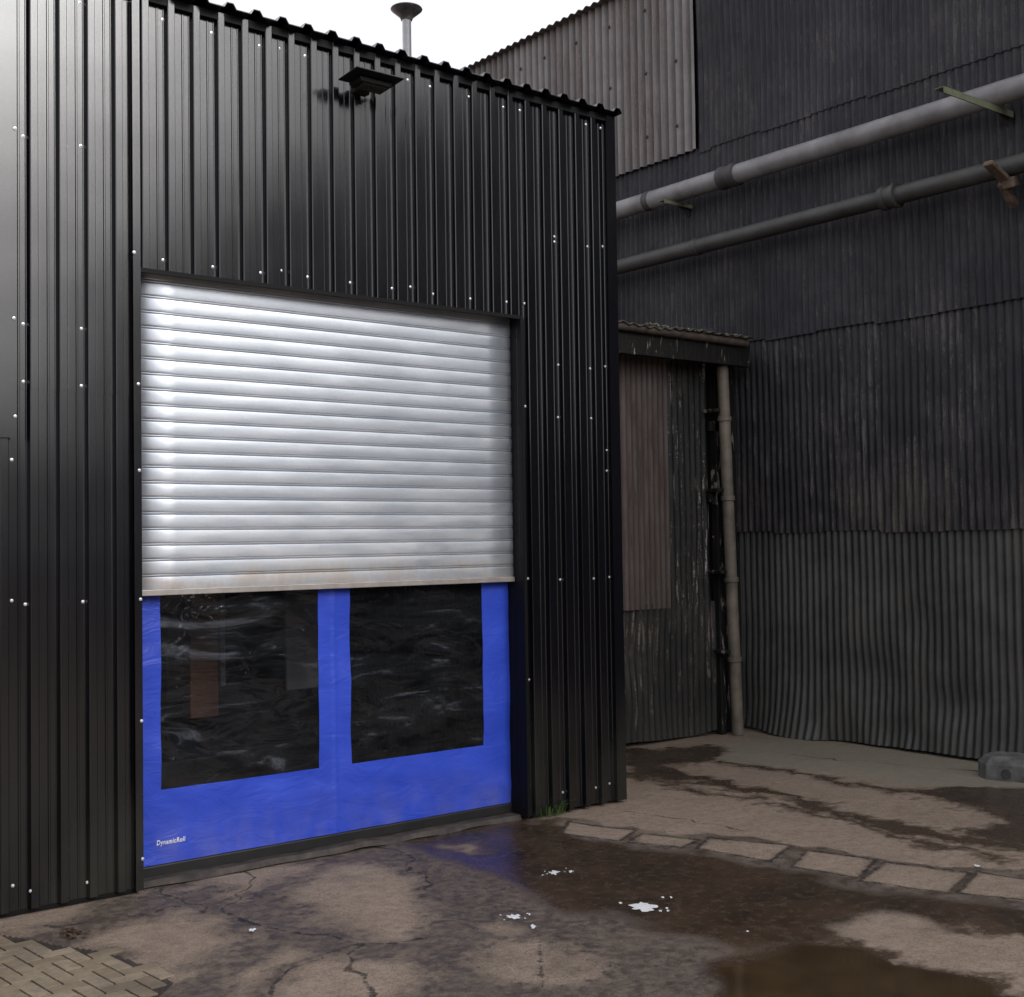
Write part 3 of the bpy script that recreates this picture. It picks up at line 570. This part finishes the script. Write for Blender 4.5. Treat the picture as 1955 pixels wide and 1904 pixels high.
for k in range(26):
    c = gp(140+random.gauss(0, 18), 1782+random.gauss(0, 6)); mb.box(c+Vector((0, 0, .006)), (random.uniform(.015, .045), random.uniform(.01, .025), .005), Matrix.Rotation(random.random()*6, 3, Vector((random.random()*.4, random.random()*.4, 1)).normalized()))
tag(mb.build('leaf_litter', 'leaf'), 'small heap of brown leaf litter beside the block paving', 'litter', kind='stuff')
# broken concrete lump: irregular faceted block with a recess
c = gp(1928, 1484); Rk = Matrix.Rotation(.25, 3, 'Z')
ring = [(-.17, -.24), (.10, -.27), (.16, -.05), (.15, .22), (-.05, .27), (-.18, .15)]; vs = []
for zq, sc_ in ((-.01, 1.0), (.12, .97), (.20, .78)):
    for i, (a_, b_) in enumerate(ring): vs.append(c+Rk @ Vector((a_*sc_+random.uniform(-.012, .012), b_*sc_+random.uniform(-.015, .015), zq+random.uniform(-.015, .015)*(zq > 0))))
fs = [(j*6+i, j*6+(i+1) % 6, (j+1)*6+(i+1) % 6, (j+1)*6+i) for j in range(2) for i in range(6)]+[(12, 13, 14, 15, 16, 17)]
RB = tag(MB().add(vs, fs).build('rubble_block', 'rock', bevel=.006), 'grey broken concrete block at the foot of the warehouse wall, far right', 'rubble')
q_ = c+Rk @ Vector((-.178, -.02, .06)); MB().lathe(q_, Rk @ Vector((-1, 0, .1)), [(0, .042), (.012, .040), (.013, .030), (.004, .027)], 14).build('socket_ring', 'collar', RB, smooth=40)

K = thing('unseen_brick_building', (0, -16, 0), 'unseen dark brick building behind the viewpoint, shaped to dim the cladding reflections', 'building')
MB().bx((-22, -18, 0), (11, -16.2, 5.2)).build('wall', 'brickwall', K); MB().box((-5.5, -17.1, 5.35), (33.6, 2.4, .3)).build('roof', 'roofold', K)  # unseen; height and dark tone set to dim reflections in the cladding

# ------------------------------------------------------------------ light
w = bpy.data.worlds.new('World'); scene.world = w; w.use_nodes = True; nt = w.node_tree; bg = nt.nodes['Background']
sky = nt.nodes.new('ShaderNodeTexSky'); sky.sky_type = 'NISHITA'; sky.sun_disc = False; EL = math.radians(30); sky.sun_elevation = EL; AZ = math.radians(168); sky.sun_rotation = AZ; sky.dust_density = 4; sky.air_density = 1.0
hs = nt.nodes.new('ShaderNodeHueSaturation'); hs.inputs['Saturation'].default_value = .25
mx = nt.nodes.new('ShaderNodeMix'); mx.data_type = 'RGBA'; mx.inputs[0].default_value = .65; mx.inputs[7].default_value = (9.1, 9.2, 9.9, 1)
nt.links.new(sky.outputs[0], hs.inputs['Color']); nt.links.new(hs.outputs[0], mx.inputs[6]); nt.links.new(mx.outputs[2], bg.inputs[0]); bg.inputs[1].default_value = .15
sl = bpy.data.lights.new('sun', 'SUN'); sl.energy = 1.25; sl.angle = math.radians(25); sl.color = (1, .99, .98)
so = bpy.data.objects.new('sun', sl); C.objects.link(so); so.location = (0, -5, 12)
d = Vector((math.sin(AZ)*math.cos(EL), math.cos(AZ)*math.cos(EL), math.sin(EL))); so.rotation_euler = d.to_track_quat('Z', 'Y').to_euler()
scene.view_settings.view_transform = 'Standard'; scene.view_settings.look = 'None'; scene.view_settings.exposure = 0
